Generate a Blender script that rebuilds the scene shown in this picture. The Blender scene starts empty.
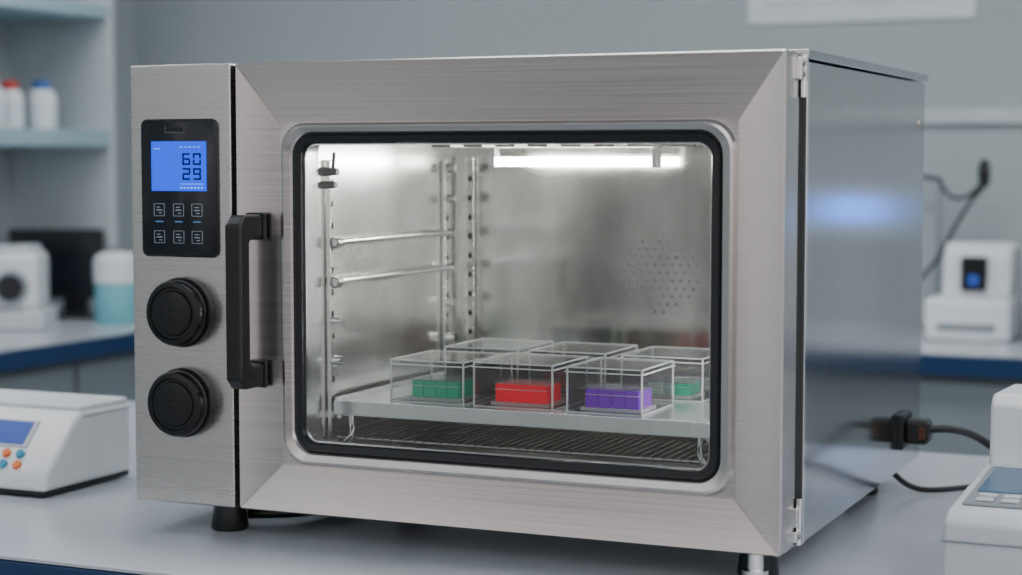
import bpy, bmesh, math, random
from mathutils import Vector, Matrix, Euler
random.seed(4)
S = bpy.context.scene
COL = S.collection

# ------------------------------------------------------------------ materials
def new_mat(name):
    m = bpy.data.materials.new(name); m.use_nodes = True
    nt = m.node_tree; nt.nodes.clear()
    out = nt.nodes.new('ShaderNodeOutputMaterial')
    return m, nt, out

def principled(name, col, rough=0.5, metal=0.0, var=0.04, scale=(8,8,8), bump=0.0, emis=None, es=0.0, rvar=0.0, coat=0.0, spec=0.5):
    m, nt, out = new_mat(name)
    p = nt.nodes.new('ShaderNodeBsdfPrincipled')
    tc = nt.nodes.new('ShaderNodeTexCoord'); mp = nt.nodes.new('ShaderNodeMapping')
    mp.inputs['Scale'].default_value = scale
    nz = nt.nodes.new('ShaderNodeTexNoise'); nz.inputs['Scale'].default_value = 1.0
    nz.inputs['Detail'].default_value = 6
    nt.links.new(tc.outputs['Object'], mp.inputs['Vector']); nt.links.new(mp.outputs[0], nz.inputs['Vector'])
    rp = nt.nodes.new('ShaderNodeValToRGB')
    rp.color_ramp.elements[0].position = 0.3; rp.color_ramp.elements[1].position = 0.7
    c0 = [max(0, c*(1-var)) for c in col]; c1 = [min(1, c*(1+var)) for c in col]
    rp.color_ramp.elements[0].color = (*c0, 1); rp.color_ramp.elements[1].color = (*c1, 1)
    nt.links.new(nz.outputs['Fac'], rp.inputs['Fac']); nt.links.new(rp.outputs['Color'], p.inputs['Base Color'])
    p.inputs['Roughness'].default_value = rough; p.inputs['Metallic'].default_value = metal
    p.inputs['Specular IOR Level'].default_value = spec
    p.inputs['Coat Weight'].default_value = coat
    if rvar:
        mr = nt.nodes.new('ShaderNodeMapRange')
        mr.inputs['To Min'].default_value = rough-rvar; mr.inputs['To Max'].default_value = rough+rvar
        nt.links.new(nz.outputs['Fac'], mr.inputs['Value']); nt.links.new(mr.outputs[0], p.inputs['Roughness'])
    if bump:
        b = nt.nodes.new('ShaderNodeBump'); b.inputs['Strength'].default_value = bump; b.inputs['Distance'].default_value = 0.001
        nt.links.new(nz.outputs['Fac'], b.inputs['Height']); nt.links.new(b.outputs[0], p.inputs['Normal'])
    if emis:
        p.inputs['Emission Color'].default_value = (*emis, 1); p.inputs['Emission Strength'].default_value = es
    nt.links.new(p.outputs[0], out.inputs['Surface'])
    return m

def clear_mat(name, tint=(1,1,1), base=0.04, milky=0.0, rough=0.03, graz=0.6):
    m, nt, out = new_mat(name)
    tr = nt.nodes.new('ShaderNodeBsdfTransparent'); tr.inputs[0].default_value = (*tint, 1)
    gl = nt.nodes.new('ShaderNodeBsdfGlossy'); gl.inputs['Roughness'].default_value = rough
    lw = nt.nodes.new('ShaderNodeLayerWeight'); lw.inputs['Blend'].default_value = 0.5
    pw = nt.nodes.new('ShaderNodeMath'); pw.operation = 'POWER'; pw.inputs[1].default_value = 5.0
    nt.links.new(lw.outputs['Facing'], pw.inputs[0])
    ma = nt.nodes.new('ShaderNodeMath'); ma.operation = 'MULTIPLY_ADD'; ma.use_clamp = True
    ma.inputs[1].default_value = graz; ma.inputs[2].default_value = base
    nt.links.new(pw.outputs[0], ma.inputs[0])
    mx = nt.nodes.new('ShaderNodeMixShader'); nt.links.new(ma.outputs[0], mx.inputs[0])
    nt.links.new(tr.outputs[0], mx.inputs[1]); nt.links.new(gl.outputs[0], mx.inputs[2])
    last = mx
    if milky:
        df = nt.nodes.new('ShaderNodeBsdfDiffuse'); df.inputs[0].default_value = (0.95, 0.97, 0.98, 1)
        tl = nt.nodes.new('ShaderNodeBsdfTranslucent'); tl.inputs[0].default_value = (0.95, 0.97, 0.98, 1)
        ad = nt.nodes.new('ShaderNodeMixShader'); ad.inputs[0].default_value = 0.4
        nt.links.new(df.outputs[0], ad.inputs[1]); nt.links.new(tl.outputs[0], ad.inputs[2])
        mx2 = nt.nodes.new('ShaderNodeMixShader'); mx2.inputs[0].default_value = milky
        nt.links.new(mx.outputs[0], mx2.inputs[1]); nt.links.new(ad.outputs[0], mx2.inputs[2]); last = mx2
    nt.links.new(last.outputs[0], out.inputs['Surface'])
    return m

M = {}
M['door'] = principled('brushed_steel_door', (0.65,0.61,0.59), 0.24, 1, 0.06, (2,2,420), 0.035, rvar=0.05)
M['col'] = principled('brushed_steel_column', (0.65,0.62,0.60), 0.28, 1, 0.05, (2,2,420), 0.035, rvar=0.05)
M['side'] = principled('side_steel', (0.54,0.54,0.545), 0.13, 1, 0.07, (4,160,2), 0.012, rvar=0.03)
M['cav'] = principled('cavity_steel', (0.83,0.83,0.81), 0.21, 1, 0.12, (9,9,5), 0.10, rvar=0.09)
M['cavb'] = principled('cavity_back_steel', (0.72,0.71,0.675), 0.15, 1, 0.24, (9,9,3.5), 0.05, rvar=0.09)
M['chrome'] = principled('chrome', (0.85,0.85,0.85), 0.14, 1, 0.02)
M['tray'] = principled('tray_steel', (0.78,0.79,0.80), 0.27, 1, 0.04, (200,3,3), 0.03)
M['darkm'] = principled('dark_wire', (0.36,0.34,0.32), 0.33, 1, 0.05)
M['midm'] = principled('perforation_steel', (0.30,0.30,0.29), 0.4, 1, 0.05)
M['black'] = principled('black_plastic', (0.007,0.008,0.010), 0.36, 0, 0.1, (60,60,60), 0.02)
M['knob'] = principled('black_knob_plastic', (0.006,0.007,0.008), 0.26, 0, 0.1, (60,60,60))
M['gask'] = principled('black_gasket', (0.005,0.008,0.012), 0.28, 0, 0.1, (60,60,60))
M['panel'] = principled('control_panel_gloss', (0.005,0.008,0.014), 0.22, 0, 0.05)
M['seam'] = principled('dark_gap', (0.008,0.008,0.008), 0.8)
M['lcd'] = principled('lcd_blue', (0.0,0.02,0.4), 0.3, 0, 0.02, emis=(0.0,0.07,0.9), es=1.4)
M['lcd2'] = principled('lcd_light', (0.2,0.4,0.9), 0.3, 0, 0.02, emis=(0.2,0.45,1.0), es=1.4)
M['lcd3'] = principled('display_blue', (0.0,0.04,0.5), 0.3, 0, 0.02, emis=(0.08,0.28,0.98), es=5.0)
M['digit'] = principled('lcd_digits', (0.001,0.003,0.02), 0.5)
M['mark'] = principled('panel_marks', (0.45,0.55,0.62), 0.5)
M['markb'] = principled('panel_marks_blue', (0.1,0.3,0.6), 0.5, emis=(0.1,0.35,0.8), es=0.4)
M['glass'] = clear_mat('door_glass', (0.975,0.99,0.985), 0.045, 0, 0.01)
M['clear'] = clear_mat('clear_plastic', (0.985,0.992,0.995), 0.045, 0.022, 0.04, 0.5)
M['edge'] = clear_mat('clear_plastic_edge', (0.95,0.97,0.98), 0.22, 0.55, 0.1)
M['insert'] = clear_mat('clear_insert', (0.95,0.97,0.98), 0.08, 0.08, 0.1)
M['tube'] = principled('lamp_tube', (1,1,1), 0.4, emis=(1.0,0.98,0.94), es=56)
M['counter'] = principled('counter_laminate', (0.53,0.56,0.61), 0.20, 0, 0.02, (3,3,3))
M['navy'] = principled('navy_edge', (0.010,0.038,0.115), 0.35)
M['cab'] = principled('cabinet_grey', (0.22,0.26,0.28), 0.5)
M['wall'] = principled('wall_paint', (0.40,0.445,0.46), 0.7, 0, 0.03, (1.5,1.5,1.5))
M['trim'] = principled('trim_paint', (0.52,0.57,0.59), 0.5)
M['floor'] = principled('floor_vinyl', (0.26,0.29,0.31), 0.35, 0, 0.05, (2,2,2))
M['ceil'] = principled('ceiling_paint', (0.8,0.82,0.83), 0.8)
M['white'] = principled('white_plastic', (0.80,0.82,0.84), 0.35)
M['offw'] = principled('pale_grey_plastic', (0.60,0.63,0.66), 0.4)
M['grey'] = principled('grey_plastic', (0.25,0.28,0.31), 0.4)
M['slate'] = principled('slate_display', (0.04,0.12,0.24), 0.2)
M['teal'] = principled('teal_plastic', (0.16,0.46,0.53), 0.35)
M['orange'] = principled('orange_button', (0.85,0.18,0.04), 0.4)
M['tealb'] = principled('teal_button', (0.02,0.27,0.45), 0.4)
M['red'] = principled('red_cap', (0.6,0.05,0.05), 0.4)
M['bluec'] = principled('blue_cap', (0.05,0.15,0.5), 0.4)
M['shelf'] = principled('shelf_laminate', (0.32,0.45,0.50), 0.45)
M['poster'] = principled('poster_paper', (0.72,0.76,0.80), 0.6)
M['scr_dim'] = principled('screen_blue_grey', (0.03,0.07,0.30), 0.25, emis=(0.03,0.08,0.42), es=0.4)
M['s_teal'] = principled('sample_teal', (0.0,0.30,0.16), 0.3, 0, 0.05, emis=(0.0,0.40,0.20), es=0.16, spec=0.25)  # faint glow added to keep the teal saturated; the sample is no light source
M['s_red'] = principled('sample_red', (0.72,0.0,0.015), 0.3, 0, 0.05, emis=(0.9,0.0,0.02), es=0.25, spec=0.25)  # emission added to strengthen the red, not a glowing sample
M['s_pur'] = principled('sample_purple', (0.13,0.0,0.34), 0.3, 0, 0.05, emis=(0.18,0.0,0.50), es=0.20, spec=0.2)  # added self-glow holds the purple; the block itself emits nothing
M['s_yel'] = principled('sample_amber', (0.75,0.45,0.20), 0.4)
M['plug_o'] = principled('plug_amber', (0.10,0.025,0.01), 0.4)
M['panel_l'] = principled('ceiling_panel_light', (1,1,1), 0.5, emis=(0.95,0.98,1.0), es=13)

# ------------------------------------------------------------------ helpers
def empty(name, loc):
    e = bpy.data.objects.new(name, None); e.location = loc; e.empty_display_size = 0.05
    COL.objects.link(e); return e

def link(name, me, mat, parent=None, smooth=None):
    o = bpy.data.objects.new(name, me); COL.objects.link(o)
    if mat is not None: me.materials.append(mat)
    if parent:
        o.parent = parent; o.matrix_parent_inverse = Matrix.Translation(-Vector(parent.location))
    if smooth is not None:
        for p in me.polygons: p.use_smooth = True
        me.set_sharp_from_angle(angle=math.radians(smooth))
    return o

def bm_box(bm, x0,x1,y0,y1,z0,z1):
    vs = [bm.verts.new(v) for v in ((x0,y0,z0),(x1,y0,z0),(x1,y1,z0),(x0,y1,z0),(x0,y0,z1),(x1,y0,z1),(x1,y1,z1),(x0,y1,z1))]
    for f in ((0,3,2,1),(4,5,6,7),(0,1,5,4),(1,2,6,5),(2,3,7,6),(3,0,4,7)): bm.faces.new([vs[i] for i in f])
    return vs

def boxes(name, lst, mat, parent=None, bevel=0.0, seg=2, xf=None):
    bm = bmesh.new()
    for b in lst: bm_box(bm, *b)
    if xf: bm.transform(xf)
    me = bpy.data.meshes.new(name); bm.to_mesh(me); bm.free()
    o = link(name, me, mat, parent, 35 if bevel else None)
    if bevel:
        m = o.modifiers.new('bevel', 'BEVEL'); m.width = bevel; m.segments = seg; m.limit_method = 'ANGLE'; m.harden_normals = True
    return o

def cyls(name, lst, mat, parent=None, n=40, xf=None, bevel=0):
    bm = bmesh.new()
    for p0, p1, r0, r1 in lst:
        p0 = Vector(p0); p1 = Vector(p1); d = p1-p0
        mt = Matrix.Translation((p0+p1)/2) @ d.to_track_quat('Z','Y').to_matrix().to_4x4()
        bmesh.ops.create_cone(bm, cap_ends=True, segments=n, radius1=r0, radius2=r1, depth=d.length, matrix=mt)
    if xf: bm.transform(xf)
    me = bpy.data.meshes.new(name); bm.to_mesh(me); bm.free()
    o = link(name, me, mat, parent, 35)
    if bevel:
        m = o.modifiers.new('bevel', 'BEVEL'); m.width = bevel; m.segments = 3; m.limit_method = 'ANGLE'
    return o

def lathe(name, prof, center, axis, mat, parent=None, n=48):
    bm = bmesh.new(); rings = []
    q = Vector(axis).to_track_quat('Z','Y').to_matrix().to_4x4()
    for r, h in prof:
        if r < 1e-6: rings.append([bm.verts.new((0,0,h))])
        else: rings.append([bm.verts.new((r*math.cos(2*math.pi*i/n), r*math.sin(2*math.pi*i/n), h)) for i in range(n)])
    for a, b in zip(rings[:-1], rings[1:]):
        for i in range(n):
            j = (i+1) % n
            if len(a) == 1:
                if len(b) > 1: bm.faces.new((a[0], b[i], b[j]))
            elif len(b) == 1: bm.faces.new((a[i], a[j], b[0]))
            else: bm.faces.new((a[i], a[j], b[j], b[i]))
    bmesh.ops.recalc_face_normals(bm, faces=bm.faces)
    bm.transform(Matrix.Translation(center) @ q)
    me = bpy.data.meshes.new(name); bm.to_mesh(me); bm.free()
    return link(name, me, mat, parent, 35)

def tube(name, pts, r, mat, parent=None, smooth=True):
    cu = bpy.data.curves.new(name, 'CURVE'); cu.dimensions = '3D'; cu.bevel_depth = r; cu.bevel_resolution = 4; cu.use_fill_caps = True
    if smooth:
        sp = cu.splines.new('NURBS'); sp.points.add(len(pts)-1)
        for i, p in enumerate(pts): sp.points[i].co = (*p, 1)
        sp.order_u = min(4, len(pts)); sp.use_endpoint_u = True; sp.resolution_u = 10
    else:
        sp = cu.splines.new('POLY'); sp.points.add(len(pts)-1)
        for i, p in enumerate(pts): sp.points[i].co = (*p, 1)
    cu.materials.append(mat)
    o = bpy.data.objects.new(name, cu); COL.objects.link(o)
    if parent: o.parent = parent; o.matrix_parent_inverse = Matrix.Translation(-Vector(parent.location))
    return o

def rrect(x0,x1,z0,z1,r,n=8):
    pts = []
    for cx, cz, a0 in ((x1-r,z0+r,-90),(x1-r,z1-r,0),(x0+r,z1-r,90),(x0+r,z0+r,180)):
        for i in range(n+1):
            a = math.radians(a0+90*i/n); pts.append((cx+r*math.cos(a), cz+r*math.sin(a)))
    return pts

def loops(name, lst, mat, parent=None, cap_first=False, cap_last=False, sharp=20, closed=False, n=8):
    bm = bmesh.new(); L = []
    for x0,x1,z0,z1,r,y in lst:
        L.append([bm.verts.new((p[0], y, p[1])) for p in rrect(x0,x1,z0,z1,r,n)])
    pairs = list(zip(L[:-1], L[1:]))
    if closed: pairs.append((L[-1], L[0]))
    for a, b in pairs:
        k = len(a)
        for i in range(k): bm.faces.new((a[i], a[(i+1)%k], b[(i+1)%k], b[i]))
    if cap_first: bm.faces.new(L[0])
    if cap_last: bm.faces.new(L[-1])
    bmesh.ops.recalc_face_normals(bm, faces=bm.faces)
    me = bpy.data.meshes.new(name); bm.to_mesh(me); bm.free()
    return link(name, me, mat, parent, sharp)

def extrude_poly(name, pts_yz, x0, x1, mat, parent=None, bevel=0.0):
    bm = bmesh.new()
    a = [bm.verts.new((x0,y,z)) for y,z in pts_yz]; b = [bm.verts.new((x1,y,z)) for y,z in pts_yz]
    k = len(a)
    bm.faces.new(a); bm.faces.new(b)
    for i in range(k): bm.faces.new((a[i],a[(i+1)%k],b[(i+1)%k],b[i]))
    bmesh.ops.recalc_face_normals(bm, faces=bm.faces)
    me = bpy.data.meshes.new(name); bm.to_mesh(me); bm.free()
    o = link(name, me, mat, parent, 35)
    if bevel:
        m = o.modifiers.new('bevel','BEVEL'); m.width = bevel; m.segments = 3; m.limit_method = 'ANGLE'; m.harden_normals = True
    return o

# ------------------------------------------------------------------ room
FZ = -0.9
boxes('floor', [(-3.5,3.2,-4.2,3.6,FZ-0.1,FZ)], M['floor'])
boxes('wall_back', [(-3.5,3.2,3.5,3.6,FZ,1.75)], M['wall'])
boxes('wall_left', [(-3.5,-3.4,-4.2,3.5,FZ,1.75)], M['wall'])
boxes('ceiling', [(-3.5,3.2,-1.6,3.6,1.75,1.85)], M['ceil'])
boxes('trim_1', [(-3.4,3.2,3.475,3.5,0.615,0.66)], M['trim'], bevel=0.004)
boxes('baseboard_back', [(-3.4,3.2,3.485,3.5,FZ,FZ+0.1)], M['trim'])
for i,(x,y) in enumerate(((-2.3,0.2),(-0.4,0.2),(1.5,0.2),(-2.3,2.1),(-0.4,2.1),(1.5,2.1))):
    e = empty('ceiling_light', (x,y,1.74))
    boxes('housing', [(x-0.62,x+0.62,y-0.17,y+0.17,1.735,1.75)], M['white'], e)
    boxes('diffuser', [(x-0.6,x+0.6,y-0.15,y+0.15,1.725,1.735)], M['panel_l'], e)

# poster
e = empty('wall_poster', (-0.73,3.49,1.15))
boxes('sheet', [(-1.08,-0.38,3.488,3.5,0.93,1.42)], M['poster'], e, 0.002)
boxes('print', [(-1.03,-0.43,3.486,3.489,0.985,0.997),(-1.03,-0.6,3.486,3.489,1.02,1.03),(-1.0,-0.46,3.486,3.489,1.08,1.35)], M['offw'], e)

# near bench
e = empty('laboratory_bench', (-0.3,0.4,FZ))
boxes('worktop', [(-2.3,1.4,-0.215,1.1,-0.006,0)], M['counter'], e, 0.002)
boxes('edge_band', [(-2.3,1.4,-0.215,1.1,-0.045,-0.0065)], M['navy'], e, 0.003)
boxes('cabinet', [(-2.2,1.3,-0.15,1.0,FZ+0.08,-0.045)], M['cab'], e, 0.003)
boxes('cabinet_doors', [(-2.19+i*0.58,-2.19+i*0.58+0.56,-0.17,-0.15,FZ+0.1,-0.06) for i in range(6)], M['offw'], e, 0.003)
boxes('plinth', [(-2.15,1.25,-0.1,0.95,FZ,FZ+0.08)], M['black'], e)

# back bench
e = empty('wall_bench', (0,3.1,FZ))
boxes('worktop', [(-2.6,3.1,2.75,3.475,-0.006,0)], M['counter'], e, 0.002)
boxes('edge_band', [(-2.6,3.1,2.75,3.475,-0.06,-0.0065)], M['navy'], e, 0.003)
boxes('cabinet', [(-2.6,3.05,2.8,3.475,FZ+0.08,-0.06)], M['cab'], e)
boxes('cabinet_doors', [(-2.5+i*0.62,-2.5+i*0.62+0.6,2.785,2.8,FZ+0.1,-0.08) for i in range(8)], M['cab'], e, 0.003)
boxes('plinth', [(-2.55,3.0,2.85,3.45,FZ,FZ+0.08)], M['black'], e)
# left bench
e = empty('side_bench', (-3.0,1.0,FZ))
boxes('worktop', [(-3.39,-2.64,-1.5,3.46,-0.006,0)], M['counter'], e, 0.002)
boxes('edge_band', [(-3.39,-2.64,-1.5,3.46,-0.06,-0.0065)], M['navy'], e, 0.003)
boxes('cabinet', [(-3.39,-2.7,-1.45,3.45,FZ+0.08,-0.06)], M['cab'], e)
boxes('cabinet_doors', [(-2.7,-2.685,-1.4+i*0.6,-1.4+i*0.6+0.58,FZ+0.1,-0.08) for i in range(7)], M['cab'], e, 0.003)
boxes('plinth', [(-3.38,-2.75,-1.4,3.4,FZ,FZ+0.08)], M['black'], e)

# wall shelf (left wall)
e = empty('wall_shelf', (-3.2,2.0,0.6))
boxes('boards', [(-3.4,-3.0,1.2,2.80,0.55,0.602),(-3.4,-3.0,1.2,2.80,0.96,1.0),(-3.4,-3.0,1.2,2.80,1.32,1.36)], M['shelf'], e, 0.003)
boxes('side_panels', [(-3.4,-3.0,2.80,2.83,0.22,1.4),(-3.4,-3.0,1.17,1.2,0.22,1.4)], M['trim'], e, 0.003)
def bottle(x,y,z,cap,h=0.14,r=0.042):
    e = empty('reagent_bottle', (x,y,z))
    lathe('body', [(0,0),(r*0.95,0),(r,0.004),(r,h*0.68),(r*0.85,h*0.8),(r*0.45,h*0.86),(r*0.45,h*0.9),(0,h*0.9)], (x,y,z), (0,0,1), M['white'], e)
    lathe('cap', [(0,h*0.84),(r*0.6,h*0.84),(r*0.6,h),(r*0.5,h*1.02),(0,h*1.02)], (x,y,z), (0,0,1), cap, e)
    lathe('label', [(r*1.01,h*0.15),(r*1.01,h*0.55)], (x,y,z), (0,0,1), M['poster'], e)
bottle(-3.12,2.61,0.6025,M['bluec'],0.15,0.046); bottle(-3.14,2.48,0.6025,M['red'],0.145); bottle(-3.1,2.34,0.6025,M['white'],0.15)
bottle(-3.25,2.20,1.0005,M['bluec']); bottle(-3.2,2.5,1.0005,M['red'])

# left bench items
e = empty('benchtop_analyzer', (-3.02,2.32,0))
R = Matrix.Translation((-3.04,2.34,0)) @ Matrix.Rotation(math.radians(28),4,'Z')
boxes('body', [(-0.11,0.10,-0.10,0.12,0.055,0.235)], M['white'], e, 0.03, 4, R)
boxes('base', [(-0.13,0.12,-0.12,0.13,0.0,0.06)], M['offw'], e, 0.012, 3, R)
cyls('lens', [((0.025,-0.098,0.13),(0.025,-0.125,0.13),0.052,0.047)], M['grey'], e, xf=R)
cyls('lens_glass', [((0.025,-0.12,0.13),(0.025,-0.128,0.13),0.038,0.038)], M['black'], e, xf=R)
boxes('top_cap', [(-0.09,0.08,-0.08,0.10,0.233,0.25)], M['offw'], e, 0.008, 3, R)
e = empty('computer_monitor', (-3.1,2.75,0))
R = Matrix.Translation((-3.08,2.72,0)) @ Matrix.Rotation(math.radians(24),4,'Z')
boxes('bezel', [(-0.22,0.085,0,0.03,0.06,0.285)], M['black'], e, 0.006, 2, R)
boxes('stand', [(-0.05,0.03,0.02,0.05,0.0,0.12),(-0.12,0.1,-0.04,0.10,0,0.012)], M['black'], e, 0.004, 2, R)
boxes('screen', [(-0.208,0.073,-0.002,0.002,0.075,0.273)], M['panel'], e, xf=R)
e = empty('wash_container', (-2.84,2.60,0))
lathe('body', [(0,0),(0.062,0),(0.066,0.01),(0.066,0.12),(0.06,0.13),(0,0.13)], (-2.84,2.60,0), (0,0,1), M['teal'], e)
lathe('lid', [(0.0,0.128),(0.069,0.128),(0.069,0.2),(0.05,0.22),(0.0,0.222)], (-2.84,2.60,0), (0,0,1), M['white'], e)
e = empty('storage_tub', (-2.76,2.88,0))
boxes('tub', [(-2.86,-2.7,2.82,2.98,0,0.1)], M['white'], e, 0.015, 3)
boxes('lid', [(-2.865,-2.695,2.815,2.985,0.1,0.12)], M['teal'], e, 0.006, 3)

# right back bench items
e = empty('microplate_reader', (-0.33,3.2,0))
boxes('base', [(-0.44,-0.20,3.08,3.32,0.0,0.12)], M['white'], e, 0.015, 3)
extrude_poly('head', [(3.14,0.118),(3.32,0.118),(3.32,0.26),(3.20,0.275),(3.16,0.25)], -0.40, -0.21, M['white'], e, 0.01)
boxes('screen_bezel', [(-0.345,-0.275,3.125,3.165,0.14,0.235)], M['black'], e, 0.004)
boxes('screen', [(-0.325,-0.295,3.122,3.126,0.155,0.185)], M['scr_dim'], e)
boxes('slot', [(-0.40,-0.24,3.075,3.081,0.03,0.05)], M['grey'], e)
e = empty('electrode_arm', (-0.50,3.40,0))
cyls('post', [((-0.46,3.41,0),(-0.46,3.41,0.44),0.008,0.007)], M['grey'], e)
cyls('foot', [((-0.46,3.41,0),(-0.46,3.41,0.02),0.055,0.05)], M['black'], e)
tube('arm', [(-0.64,3.40,0.36),(-0.53,3.41,0.46),(-0.46,3.41,0.45)], 0.007, M['black'], e, False)
tube('upper_arm', [(-0.46,3.41,0.45),(-0.45,3.40,0.40),(-0.39,3.38,0.36),(-0.33,3.37,0.44)], 0.006, M['black'], e)
lathe('probe', [(0,-0.03),(0.014,-0.03),(0.018,0.0),(0.018,0.03),(0.008,0.05),(0,0.05)], (-0.325,3.37,0.46), (0,0,1), M['black'], e)
tube('cable', [(-0.325,3.37,0.43),(-0.39,3.37,0.36),(-0.44,3.37,0.22),(-0.52,3.37,0.14),(-0.59,3.37,0.06),(-0.62,3.37,0.006)], 0.006, M['black'], e)
e = empty('bench_centrifuge', (-0.03,3.2,0))
boxes('body', [(-0.15,0.13,3.0,3.30,0.0,0.30)], M['white'], e, 0.03, 4)
boxes('lid', [(-0.13,0.11,3.03,3.28,0.298,0.335)], M['offw'], e, 0.015, 3)
boxes('controls', [(-0.10,0.08,2.996,3.002,0.06,0.14)], M['slate'], e, 0.002)
e = empty('benchtop_display', (0.70,3.3,0))
boxes('bezel', [(0.58,0.82,3.30,3.33,0.28,0.43)], M['offw'], e, 0.006)
boxes('screen', [(0.63,0.77,3.297,3.301,0.325,0.395)], M['lcd3'], e)
boxes('stand', [(0.68,0.73,3.32,3.35,0,0.31),(0.60,0.80,3.24,3.40,0,0.012)], M['offw'], e, 0.003)

# ------------------------------------------------------------------ OVEN
OV = empty('laboratory_oven', (-0.46,0.4,0))
X0, X1, XD = -0.921, -0.003, -0.7545
ZB, ZT, YB = 0.040, 0.639, 0.81
boxes('side_panel_right', [(-0.012,0.0,0.082,YB,ZB,ZT-0.010)], M['side'], OV, 0.0015)
boxes('side_panel_left', [(X0,X0+0.012,0.03,YB,ZB,ZT-0.004)], M['side'], OV, 0.0015)
boxes('top_panel', [(X0,0.004,0.078,YB+0.004,ZT-0.008,ZT+0.004)], M['side'], OV, 0.002)
boxes('bottom_panel', [(X0+0.012,-0.012,0.03,YB,ZB,ZB+0.012)], M['side'], OV)
boxes('rear_panel', [(X0+0.012,-0.012,YB-0.012,YB,ZB+0.012,ZT-0.01)], M['side'], OV)
boxes('side_flange', [(-0.004,0.0025,0.080,0.090,ZB,ZT-0.012)], M['chrome'], OV, 0.001)
boxes('control_column', [(X0,XD-0.006,0.0,0.08,ZB,ZT-0.001)], M['col'], OV, 0.003, 3)
boxes('column_gap', [(XD-0.0062,XD+0.001,0.012,0.08,ZB+0.002,ZT-0.003)], M['seam'], OV)
cx0,cx1,cy0,cy1,cz0,cz1 = -0.668,-0.078,0.078,0.52,0.108,0.532
boxes('front_bulkhead', [(XD,cx0-0.004,0.068,0.08,ZB+0.002,ZT-0.01),(cx1+0.004,-0.012,0.068,0.08,ZB+0.002,ZT-0.01),
      (cx0-0.004,cx1+0.004,0.068,0.08,cz1+0.004,ZT-0.01),(cx0-0.004,cx1+0.004,0.068,0.08,ZB+0.002,cz0-0.004)], M['seam'], OV)
boxes('cavity_wall_left', [(cx0-0.004,cx0,cy0-0.01,cy1,cz0,cz1)], M['cav'], OV)
boxes('cavity_wall_right', [(cx1,cx1+0.004,cy0-0.01,cy1,cz0,cz1)], M['cav'], OV)
boxes('cavity_back', [(cx0-0.004,cx1+0.004,cy1,cy1+0.004,cz0-0.004,cz1+0.004)], M['cavb'], OV)
boxes('cavity_top', [(cx0-0.004,cx1+0.004,cy0-0.01,cy1,cz1,cz1+0.004)], M['cav'], OV)
boxes('cavity_floor', [(cx0-0.004,cx1+0.004,cy0-0.01,cy1,cz0-0.004,cz0)], M['cav'], OV)

# door
dx0, dx1, dz0, dz1 = XD+0.001, X1, ZB, ZT
lx0,lx1,lz0,lz1 = -0.6905,-0.064,0.1045,0.5585
gx0,gx1,gz0,gz1 = -0.671,-0.0845,0.123,0.5430
wx0,wx1,wz0,wz1 = -0.6585,-0.0965,0.135,0.5310
loops('door_frame', [
  (dx0,dx1,dz0,dz1,0.003,0.060),
  (dx0,dx1,dz0,dz1,0.003,0.003),
  (dx0+0.002,dx1-0.002,dz0+0.002,dz1-0.002,0.003,0.0),
  (lx0-0.002,lx1+0.002,lz0-0.002,lz1+0.002,0.004,0.012),
  (lx0,lx1,lz0,lz1,0.036,0.012),
  (lx0+0.003,lx1-0.003,lz0+0.003,lz1-0.003,0.035,0.0070),
  (lx0+0.007,lx1-0.007,lz0+0.006,lz1-0.006,0.033,0.0058),
  (gx0-0.004,gx1+0.004,gz0-0.004,gz1+0.004,0.031,0.009),
  (gx0,gx1,gz0,gz1,0.028,0.014),
  (gx0,gx1,gz0,gz1,0.028,0.060)], M['door'], OV, sharp=12, closed=True)
loops('door_gasket', [
  (gx0+0.0003,gx1-0.0003,gz0+0.0003,gz1-0.0003,0.028,0.020),
  (gx0+0.0003,gx1-0.0003,gz0+0.0003,gz1-0.0003,0.028,0.0125),
  (gx0+0.002,gx1-0.002,gz0+0.002,gz1-0.002,0.026,0.0105),
  (wx0-0.002,wx1+0.002,wz0-0.002,wz1+0.002,0.020,0.0115),
  (wx0,wx1,wz0,wz1,0.018,0.0145),
  (wx0,wx1,wz0,wz1,0.018,0.020)], M['gask'], OV, sharp=40, closed=True)
loops('window_bead', [
  (wx0,wx1,wz0,wz1,0.018,0.0205),(wx0,wx1,wz0,wz1,0.018,0.0175),
  (wx0+0.0018,wx1-0.0018,wz0+0.0018,wz1-0.0018,0.016,0.0175),(wx0+0.0018,wx1-0.0018,wz0+0.0018,wz1-0.0018,0.016,0.0205)], M['chrome'], OV, closed=True)
loops('inner_door_liner', [
  (gx0+0.0005,gx1-0.0005,gz0+0.0005,gz1-0.0005,0.028,0.024),(gx0+0.0005,gx1-0.0005,gz0+0.0005,gz1-0.0005,0.028,0.066),
  (wx0-0.006,wx1+0.006,wz0-0.010,wz1+0.006,0.018,0.066),(wx0-0.006,wx1+0.006,wz0-0.010,wz1+0.006,0.018,0.024)], M['tray'], OV, closed=True)
boxes('door_glass', [(gx0+0.002,gx1-0.002,0.0206,0.0236,gz0+0.002,gz1-0.002)], M['glass'], OV)

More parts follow.
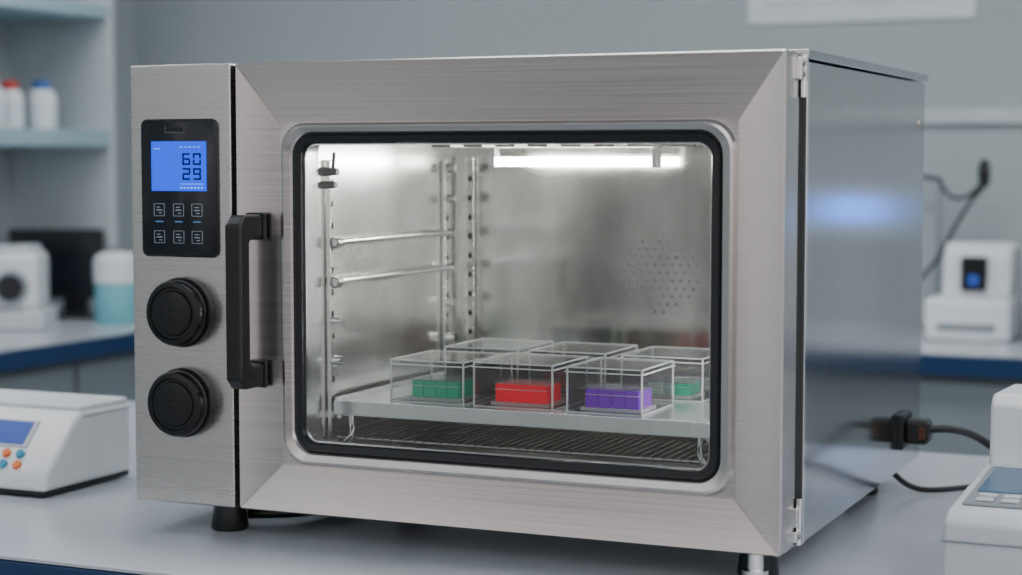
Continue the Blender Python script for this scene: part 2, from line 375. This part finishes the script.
# hinges
boxes('hinge_brackets', [(-0.004,0.0035,0.048,0.082,0.605,0.632),(-0.004,0.0035,0.048,0.082,0.048,0.062),(-0.004,0.003,0.052,0.078,0.066,0.09)], M['chrome'], OV, 0.002)
cyls('hinge_pins', [((0.001,0.066,0.585),(0.001,0.066,0.636),0.0045,0.0045),((0.001,0.066,0.043),(0.001,0.066,0.1),0.0045,0.0045)], M['chrome'], OV, 16)
cyls('hinge_screws', [((0.003,0.057,0.612),(0.0055,0.057,0.612),0.004,0.003),((0.003,0.057,0.625),(0.0055,0.057,0.625),0.004,0.003),
                      ((0.003,0.057,0.055),(0.0055,0.057,0.055),0.004,0.003)], M['darkm'], OV, 16)
boxes('hinge_gap', [(-0.012,-0.003,0.060,0.082,ZB+0.004,ZT-0.008)], M['seam'], OV)
cyls('side_screws', [((0.0,0.765,0.565),(0.003,0.765,0.565),0.008,0.006),((0.0,0.765,0.10),(0.003,0.765,0.10),0.006,0.005)], M['darkm'], OV, 20)

# control panel
loops('control_panel', [(-0.902,-0.7794,0.3786,0.565,0.010,0.0),(-0.902,-0.7794,0.3786,0.565,0.010,-0.0025),(-0.9005,-0.781,0.380,0.5635,0.0088,-0.0038)], M['panel'], OV, cap_last=True, sharp=40)
boxes('sensor_slot', [(-0.861,-0.832,-0.0048,-0.0038,0.5475,0.5535)], M['black'], OV, 0.0004)
boxes('sensor_slot_trim', [(-0.862,-0.831,-0.0043,-0.0038,0.5465,0.5473),(-0.862,-0.8613,-0.0043,-0.0038,0.5465,0.5545),(-0.8317,-0.831,-0.0043,-0.0038,0.5465,0.5545)], M['grey'], OV)
boxes('display', [(-0.8844,-0.7965,-0.0044,-0.0036,0.468,0.535)], M['lcd'], OV)
Y = (-0.0048,-0.0043)
def seg7(cx, cz, w, h, t, digit):
    segs = {'0':'abcdef','1':'bc','2':'abged','3':'abgcd','6':'acdefg','7':'abc','9':'abcdfg','8':'abcdefg','5':'afgcd'}[digit]
    d = {'a':(cx-w/2+t*.3,cx+w/2-t*.3,*Y,cz+h/2-t,cz+h/2),'d':(cx-w/2+t*.3,cx+w/2-t*.3,*Y,cz-h/2,cz-h/2+t),'g':(cx-w/2+t*.3,cx+w/2-t*.3,*Y,cz-t/2,cz+t/2),
         'b':(cx+w/2-t,cx+w/2,*Y,cz+t*.4,cz+h/2-t*.2),'c':(cx+w/2-t,cx+w/2,*Y,cz-h/2+t*.2,cz-t*.4),
         'f':(cx-w/2,cx-w/2+t,*Y,cz+t*.4,cz+h/2-t*.2),'e':(cx-w/2,cx-w/2+t,*Y,cz-h/2+t*.2,cz-t*.4)}
    return [d[s] for s in segs]
dg = seg7(-0.828,0.511,0.0125,0.016,0.0024,'6')+seg7(-0.811,0.511,0.0125,0.016,0.0024,'0')+seg7(-0.828,0.491,0.0125,0.016,0.0024,'2')+seg7(-0.811,0.491,0.0125,0.016,0.0024,'9')
boxes('display_digits', dg, M['digit'], OV)
tx = [(-0.880,-0.870,*Y,0.5245,0.5255)]
for k in range(5): tx.append((-0.838+k*0.007,-0.834+k*0.007,*Y,0.5268,0.5278))
for k in range(7): tx.append((-0.838+k*0.0055,-0.835+k*0.0055,*Y,0.4715,0.4732))
boxes('display_text', tx+[(-0.838,-0.801,*Y,0.4772,0.4778)], M['lcd2'], OV)
bt = []; gl = []; lb = []
for r,zc in enumerate((0.4424,0.4057)):
    for c,xc in enumerate((-0.8727,-0.8416,-0.8121)):
        w, t = 0.0085, 0.0006
        bt += [(xc-w,xc+w,-0.0044,-0.0038,zc+w-t,zc+w),(xc-w,xc+w,-0.0044,-0.0038,zc-w,zc-w+t),(xc-w,xc-w+t,-0.0044,-0.0038,zc-w,zc+w),(xc+w-t,xc+w,-0.0044,-0.0038,zc-w,zc+w)]
        gl += [(xc-0.0045,xc+0.0045,-0.0044,-0.0038,zc-0.001,zc+0.0003),(xc-0.004,xc+0.001+0.001*c,-0.0044,-0.0038,zc+0.003,zc+0.004),(xc-0.001,xc+0.004,-0.0044,-0.0038,zc-0.0048,zc-0.0038)]
        if r == 0: lb.append((xc-0.006,xc+0.006,-0.0044,-0.0038,zc-0.0165,zc-0.0153))
boxes('button_outlines', bt, M['mark'], OV); boxes('button_glyphs', gl, M['mark'], OV); boxes('button_labels', lb, M['markb'], OV)

# knobs
for zc in (0.304,0.181):
    xc = -0.836
    lathe('knob_base', [(0.047,0),(0.0475,0.004),(0.0475,0.010),(0.046,0.012),(0.0415,0.012)], (xc,0,zc), (0,-1,0), M['black'], OV, 64)
    lathe('knob', [(0.0435,0.011),(0.0445,0.014),(0.0445,0.026),(0.042,0.030),(0.036,0.031),(0.0345,0.0285),(0.031,0.0285),(0.0295,0.031),(0.024,0.0318),(0.007,0.0318),(0.006,0.0305),(0,0.0305)], (xc,0,zc), (0,-1,0), M['knob'], OV, 64)
    boxes('knob_pointer', [(xc-0.0012,xc+0.0012,-0.0322,-0.0285,zc+0.014,zc+0.022)], M['gask'], OV, 0.0005)

# handle
hx0,hx1 = -0.7335,-0.709
prof = [(0,0.438),(-0.048,0.438),(-0.061,0.425),(-0.061,0.222),(-0.048,0.209),(0,0.209),(0,0.240),(-0.030,0.240),(-0.036,0.246),(-0.036,0.401),(-0.030,0.407),(0,0.407)]
extrude_poly('door_handle', prof, hx0, hx1, M['black'], OV, 0.0065)
boxes('handle_mounts', [(-0.736,-0.7065,-0.005,0.002,0.404,0.440),(-0.736,-0.7065,-0.005,0.002,0.207,0.243)], M['black'], OV, 0.002)

# feet
for x,y in ((-0.80,0.05),(-0.05,0.07),(-0.06,0.67),(-0.86,0.72)):
    lathe('foot', [(0,0),(0.024,0),(0.026,0.004),(0.022,0.034),(0.022,0.0405),(0,0.0405)], (x,y,0), (0,0,1), M['black'], OV, 28)
cyls('levelling_bolt', [((-0.04,0.022,0.018),(-0.04,0.022,0.041),0.010,0.010),((-0.04,0.022,0.008),(-0.04,0.022,0.018),0.016,0.016),((-0.04,0.022,0.0),(-0.04,0.022,0.008),0.013,0.02)], M['chrome'], OV, 24)
tube('drain_hose', [(-0.80,0.10,0.012),(-0.76,0.11,0.016),(-0.72,0.13,0.010),(-0.70,0.30,0.008)], 0.008, M['black'], OV)

# interior lamp tube, plus an added fill strip out of sight
cyls('cavity_lamp_tube', [((-0.575,0.455,0.507),(-0.325,0.455,0.507),0.0065,0.0065)], M['tube'], OV, 20)
boxes('cavity_lamp_holders', [(-0.585,-0.575,0.445,0.465,0.498,0.532),(-0.325,-0.315,0.445,0.465,0.498,0.532)], M['tray'], OV, 0.002)
boxes('hidden_fill_strip', [(cx1-0.010,cx1-0.002,0.108,0.122,0.16,0.50)], M['tube'], OV)  # unseen glowing strip added to brighten the cavity, mainly its left wall
boxes('ceiling_vents', [(-0.60+i*0.05,-0.57+i*0.05,0.28,0.42,0.528,0.532) for i in range(9)], M['darkm'], OV)

# temperature sensors (upper front of the left cavity wall)
cyls('temperature_sensor', [((cx0,0.090,0.494),(cx0+0.020,0.090,0.494),0.0065,0.005),((cx0,0.088,0.476),(cx0+0.018,0.088,0.476),0.0055,0.0045),((cx0+0.012,0.090,0.494),(cx0+0.016,0.087,0.520),0.0025,0.0025)], M['black'], OV, 16)

# side racks
up = []
for y in (0.095,0.455): up.append((cx0+0.002,cx0+0.008,y-0.006,y+0.006,0.13,0.51))
up.append((-0.655,-0.641,cy1-0.010,cy1-0.003,0.13,0.515))
boxes('rack_uprights', up, M['cav'], OV, 0.001)
st = []; hl = []
for y in (0.095,0.455):
    for z in ((0.398,0.344,0.29,0.236) if y < 0.2 else (0.497,0.45,0.398,0.344,0.29,0.236)):
        st.append(((cx0+0.007,y,z),(cx0+0.022,y,z),0.0075,0.006))
    for i in range(12):
        z = 0.15+i*0.03
        hl.append((cx0+0.0078,cx0+0.0084,y-0.0022,y+0.0022,z-0.004,z+0.004))
for i in range(12):
    z = 0.15+i*0.03; hl.append((-0.650,-0.6445,cy1-0.0107,cy1-0.0098,z-0.004,z+0.004))
cyls('rack_studs', st, M['chrome'], OV, 16); boxes('rack_slots', hl, M['seam'], OV)
cyls('rack_collars', [((cx0+0.016,y,z-0.001),(cx0+0.016,y+0.012,z-0.001),0.0075,0.0075) for y in (0.086,) for z in (0.398,0.344)], M['darkm'], OV, 16)
cyls('rack_rods', [((cx0+0.016,0.085,z),(cx0+0.016,0.465,z),0.005,0.005) for z in (0.398,0.344)], M['chrome'], OV, 16)
up = [(cx1-0.010,cx1-0.002,y-0.008,y+0.008,0.13,0.51) for y in (0.14,0.455)]
boxes('rack_uprights_right', up, M['tray'], OV, 0.001)
cyls('rack_rods_right', [((cx1-0.016,0.085,z),(cx1-0.016,0.465,z),0.0045,0.0045) for z in (0.398,0.344)], M['chrome'], OV, 16)
# fan perforations
fh = []
for i in range(-6,7):
    for j in range(-6,7):
        x = i*0.0135+(0.00675 if j%2 else 0); z = j*0.0118
        if x*x+z*z < 0.062**2: fh.append(((-0.337+x,cy1+0.001,0.340+z),(-0.337+x,cy1-0.0003,0.340+z),0.0029,0.0029))
cyls('fan_perforations', fh, M['midm'], OV, 12)

# tray
tz = 0.183
boxes('shelf_tray', [(-0.652,-0.118,0.085,0.47,tz-0.005,tz),(-0.652,-0.118,0.080,0.088,tz-0.020,tz+0.001),(-0.652,-0.645,0.085,0.47,tz-0.016,tz+0.004),(-0.125,-0.118,0.085,0.47,tz-0.016,tz+0.004),(-0.652,-0.118,0.463,0.47,tz-0.005,tz+0.008)], M['tray'], OV, 0.0015)
boxes('tray_slides', [(cx0,-0.645,0.09,0.47,tz-0.026,tz-0.0165),(-0.125,cx1,0.09,0.47,tz-0.026,tz-0.0165)], M['chrome'], OV, 0.001)
for s,x in ((1,-0.625),(-1,-0.130)):
    tube('tray_bracket', [(x,0.083,tz-0.018),(x,0.083,tz-0.03),(x+0.004*s,0.085,tz-0.048),(x-0.012*s,0.087,tz-0.056),(x-0.02*s,0.09,tz-0.068)], 0.0045, M['chrome'], OV)
# wire rack
wr = []
for i in range(45): 
    x = -0.645+i*0.0125; wr.append(((x,0.085,0.134),(x,0.49,0.134),0.0013,0.0013))
for i in range(6):
    y = 0.09+i*0.08; wr.append(((-0.655,y,0.1315),(-0.09,y,0.1315),0.0022,0.0022))
for x in (-0.655,-0.09):
    wr.append(((x,0.085,0.1315),(x,0.495,0.1315),0.003,0.003))
    for y in (0.1,0.48): wr.append(((x,y,cz0),(x,y,0.1315),0.003,0.003))
cyls('wire_rack', wr, M['darkm'], OV, 8)

# power inlet
boxes('power_inlet', [(-0.002,0.010,0.635,0.70,0.075,0.128)], M['black'], OV, 0.003)
boxes('power_plug', [(0.008,0.045,0.645,0.685,0.083,0.120)], M['black'], OV, 0.007, 3)
boxes('plug_lamp', [(0.030,0.040,0.6435,0.646,0.092,0.111)], M['plug_o'], OV, 0.002)
tube('power_cable', [(0.040,0.665,0.104),(0.07,0.68,0.108),(0.10,0.74,0.092),(0.14,0.76,0.055),(0.19,0.78,0.02),(0.24,0.82,0.007),(0.28,0.95,0.007)], 0.0062, M['black'], OV)
tube('signal_cable', [(-0.03,0.70,0.045),(0.0,0.69,0.006),(0.05,0.70,0.006),(0.10,0.76,0.008),(0.16,0.86,0.006),(0.24,0.9,0.006)], 0.0045, M['black'], OV)

# ------------------------------------------------------------------ sample boxes
def sample_box(x, y, w, d, h, content=None, cm=None):
    z = tz+0.0006
    e = empty('plastic_sample_box', (x+w/2,y+d/2,z))
    t = 0.0018
    boxes('walls', [(x,x+w,y,y+t,z+t,z+h-t),(x,x+w,y+d-t,y+d,z+t,z+h-t),(x,x+t,y+t,y+d-t,z+t,z+h-t),(x+w-t,x+w,y+t,y+d-t,z+t,z+h-t),(x,x+w,y,y+d,z,z+t)], M['clear'], e)
    boxes('lid', [(x-0.001,x+w+0.001,y-0.001,y+d+0.001,z+h-t,z+h)], M['clear'], e)
    q = 0.0018
    ed = []
    for zz in (z, z+h-q):
        ed += [(x,x+w,y-0.0003,y+q,zz,zz+q),(x,x+w,y+d-q,y+d+0.0003,zz,zz+q),(x-0.0003,x+q,y,y+d,zz,zz+q),(x+w-q,x+w+0.0003,y,y+d,zz,zz+q)]
    for xx in (x,x+w-q):
        for yy in (y,y+d-q): ed.append((xx-0.0002,xx+q+0.0002,yy-0.0002,yy+q+0.0002,z,z+h))
    ed += [(x-0.002,x+w+0.002,y-0.002,y-0.0004,z+h-0.0075,z+h-0.006),(x+w+0.0004,x+w+0.002,y-0.002,y+d+0.002,z+h-0.0075,z+h-0.006)]
    boxes('edges', ed, M['edge'], e)
    if content:
        n, cw, cd, ch = content
        bx = x+(w-cw)/2+0.004; by = y+0.018; bz = z+t
        boxes('insert_base', [(bx-0.005,bx+cw+0.005,by-0.004,by+cd+0.004,bz,bz+0.004)], M['edge'], e)
        c = []; g = 0.0018; sw = (cw-(n-1)*g)/n
        for i in range(n): c.append((bx+i*(sw+g),bx+i*(sw+g)+sw,by,by+cd,bz+0.004,bz+0.004+ch))
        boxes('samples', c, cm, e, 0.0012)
        boxes('insert_top', [(bx-0.003,bx+cw+0.003,by-0.003,by+cd+0.003,bz+0.0045+ch,bz+0.0065+ch)], M['insert'], e)
        boxes('insert_divider', [(bx-0.001,bx+cw+0.001,by-0.0012,by-0.0004,bz+0.004+ch*0.69,bz+0.004+ch*0.73)], M['edge'], e)
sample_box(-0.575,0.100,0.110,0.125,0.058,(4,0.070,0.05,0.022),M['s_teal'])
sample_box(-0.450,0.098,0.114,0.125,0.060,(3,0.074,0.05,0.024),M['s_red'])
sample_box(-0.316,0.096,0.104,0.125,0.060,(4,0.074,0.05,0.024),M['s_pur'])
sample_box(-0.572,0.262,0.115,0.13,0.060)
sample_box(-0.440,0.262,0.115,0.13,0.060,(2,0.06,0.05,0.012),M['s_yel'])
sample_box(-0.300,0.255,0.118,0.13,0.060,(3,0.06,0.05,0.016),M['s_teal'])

# ------------------------------------------------------------------ left device
e = empty('benchtop_ph_meter', (-1.28,0.24,0))
ax0, ax1 = -1.43, -1.170
extrude_poly('body', [(0.118,0.010),(0.340,0.010),(0.337,0.120),(0.215,0.124),(0.197,0.112),(0.124,0.036)], ax0, ax1, M['white'], e, 0.008)
boxes('base', [(ax0+0.008,ax1-0.004,0.122,0.337,0.003,0.012)], M['black'], e, 0.002)
cyls('feet', [((x,y,0),(x,y,0.004),0.01,0.01) for x in (ax0+0.03,ax1-0.03) for y in (0.145,0.32)], M['black'], e, 16)
boxes('lid', [(ax0+0.004,ax1-0.003,0.212,0.335,0.119,0.130)], M['white'], e, 0.004, 3)
boxes('lid_seam', [(ax0+0.003,ax1+0.0004,0.215,0.3375,0.112,0.1135)], M['grey'], e)
ang = math.atan2(0.112-0.036, 0.197-0.124)
R = Matrix.Translation((0,0.124,0.036)) @ Matrix.Rotation(ang,4,'X')
boxes('screen_bezel', [(ax0+0.02,ax1-0.062,0.046,0.096,0.0,0.0025)], M['offw'], e, 0.001, xf=R)
boxes('screen', [(ax0+0.026,ax1-0.070,0.050,0.092,0.0025,0.0035)], M['scr_dim'], e, xf=R)
cl = []; co = []
for i in range(6):
    x = ax1-0.066-i*0.026
    (co if i%2 else cl).append(((x,0.033,0.0),(x,0.033,0.005),0.0075,0.0068))
    (cl if i%2 else co).append(((x+0.004,0.013,0.0),(x+0.004,0.013,0.005),0.0075,0.0068))
cyls('buttons_teal', cl, M['tealb'], e, 20, R); cyls('buttons_orange', co, M['orange'], e, 20, R)

# ------------------------------------------------------------------ right device
e = empty('benchtop_spectrophotometer', (0.35,0.35,0))
bx0, bx1 = 0.164, 0.52
extrude_poly('body', [(0.12,0.004),(0.62,0.004),(0.62,0.100),(0.41,0.098),(0.150,0.086),(0.125,0.074)], bx0, bx1, M['offw'], e, 0.006)
extrude_poly('housing', [(0.42,0.095),(0.62,0.095),(0.62,0.186),(0.445,0.193),(0.425,0.181)], bx0+0.006, bx1-0.01, M['white'], e, 0.006)
R = Matrix.Translation((0,0.150,0.086)) @ Matrix.Rotation(math.atan2(0.012,0.26),4,'X')
boxes('display_bezel', [(bx0+0.014,bx1-0.03,0.02,0.245,0.0,0.004)], M['grey'], e, 0.002, xf=R)
boxes('display', [(bx0+0.022,bx0+0.22,0.085,0.235,0.004,0.005)], M['slate'], e, xf=R)
boxes('keys', [(bx0+0.028+i*0.03,bx0+0.050+i*0.03,0.030+j*0.024,0.046+j*0.024,0.004,0.007) for i in range(6) for j in range(2)], M['offw'], e, 0.0015, xf=R)
boxes('front_seam', [(bx0-0.0004,bx1,0.1195,0.61,0.050,0.052)], M['grey'], e)
boxes('base_feet', [(bx0+0.02,bx0+0.05,0.15,0.18,0,0.005),(bx1-0.05,bx1-0.02,0.15,0.18,0,0.005),(bx0+0.02,bx0+0.05,0.56,0.59,0,0.005),(bx1-0.05,bx1-0.02,0.56,0.59,0,0.005)], M['black'], e)

# ------------------------------------------------------------------ world
w = bpy.data.worlds.new('World'); S.world = w; w.use_nodes = True
nt = w.node_tree; nt.nodes.clear()
out = nt.nodes.new('ShaderNodeOutputWorld'); bg = nt.nodes.new('ShaderNodeBackground')
tc = nt.nodes.new('ShaderNodeTexCoord'); sp = nt.nodes.new('ShaderNodeSeparateXYZ'); rp = nt.nodes.new('ShaderNodeValToRGB')
mr = nt.nodes.new('ShaderNodeMapRange'); mr.inputs['From Min'].default_value = -1; mr.inputs['From Max'].default_value = 1
nt.links.new(tc.outputs['Generated'], sp.inputs[0]); nt.links.new(sp.outputs['Z'], mr.inputs['Value']); nt.links.new(mr.outputs[0], rp.inputs['Fac'])
r = rp.color_ramp; r.elements[0].position = 0.30; r.elements[0].color = (0.12,0.13,0.15,1); r.elements[1].position = 0.85; r.elements[1].color = (0.9,0.93,0.97,1)
k = r.elements.new(0.46); k.color = (0.36,0.355,0.36,1); k = r.elements.new(0.55); k.color = (0.78,0.77,0.77,1)
mp = nt.nodes.new('ShaderNodeMapping'); mp.inputs['Scale'].default_value = (6.5,6.5,1.6); mp.inputs['Location'].default_value = (0.7,0.2,0)
nz = nt.nodes.new('ShaderNodeTexNoise'); nz.inputs['Scale'].default_value = 1.0; nz.inputs['Detail'].default_value = 1
nt.links.new(tc.outputs['Generated'], mp.inputs['Vector']); nt.links.new(mp.outputs[0], nz.inputs['Vector'])
m2 = nt.nodes.new('ShaderNodeMapRange'); m2.inputs['From Min'].default_value = 0.35; m2.inputs['From Max'].default_value = 0.65
m2.inputs['To Min'].default_value = 0.25; m2.inputs['To Max'].default_value = 2.35
nt.links.new(nz.outputs['Fac'], m2.inputs['Value']); nt.links.new(m2.outputs[0], bg.inputs['Strength'])
nt.links.new(rp.outputs[0], bg.inputs['Color'])
nt.links.new(bg.outputs[0], out.inputs['Surface'])

# ------------------------------------------------------------------ camera
cam = bpy.data.cameras.new('camera'); co = bpy.data.objects.new('camera', cam); COL.objects.link(co)
cam.sensor_width = 36; cam.lens = 36*1824/1022
co.location = (0.5657,-2.0807,0.512)
co.rotation_euler = Euler((math.radians(90-4.05),0,math.radians(23.8)),'XYZ')
cam.clip_start = 0.05
cam.dof.use_dof = True; cam.dof.focus_distance = 2.36; cam.dof.aperture_fstop = 3.0
S.camera = co
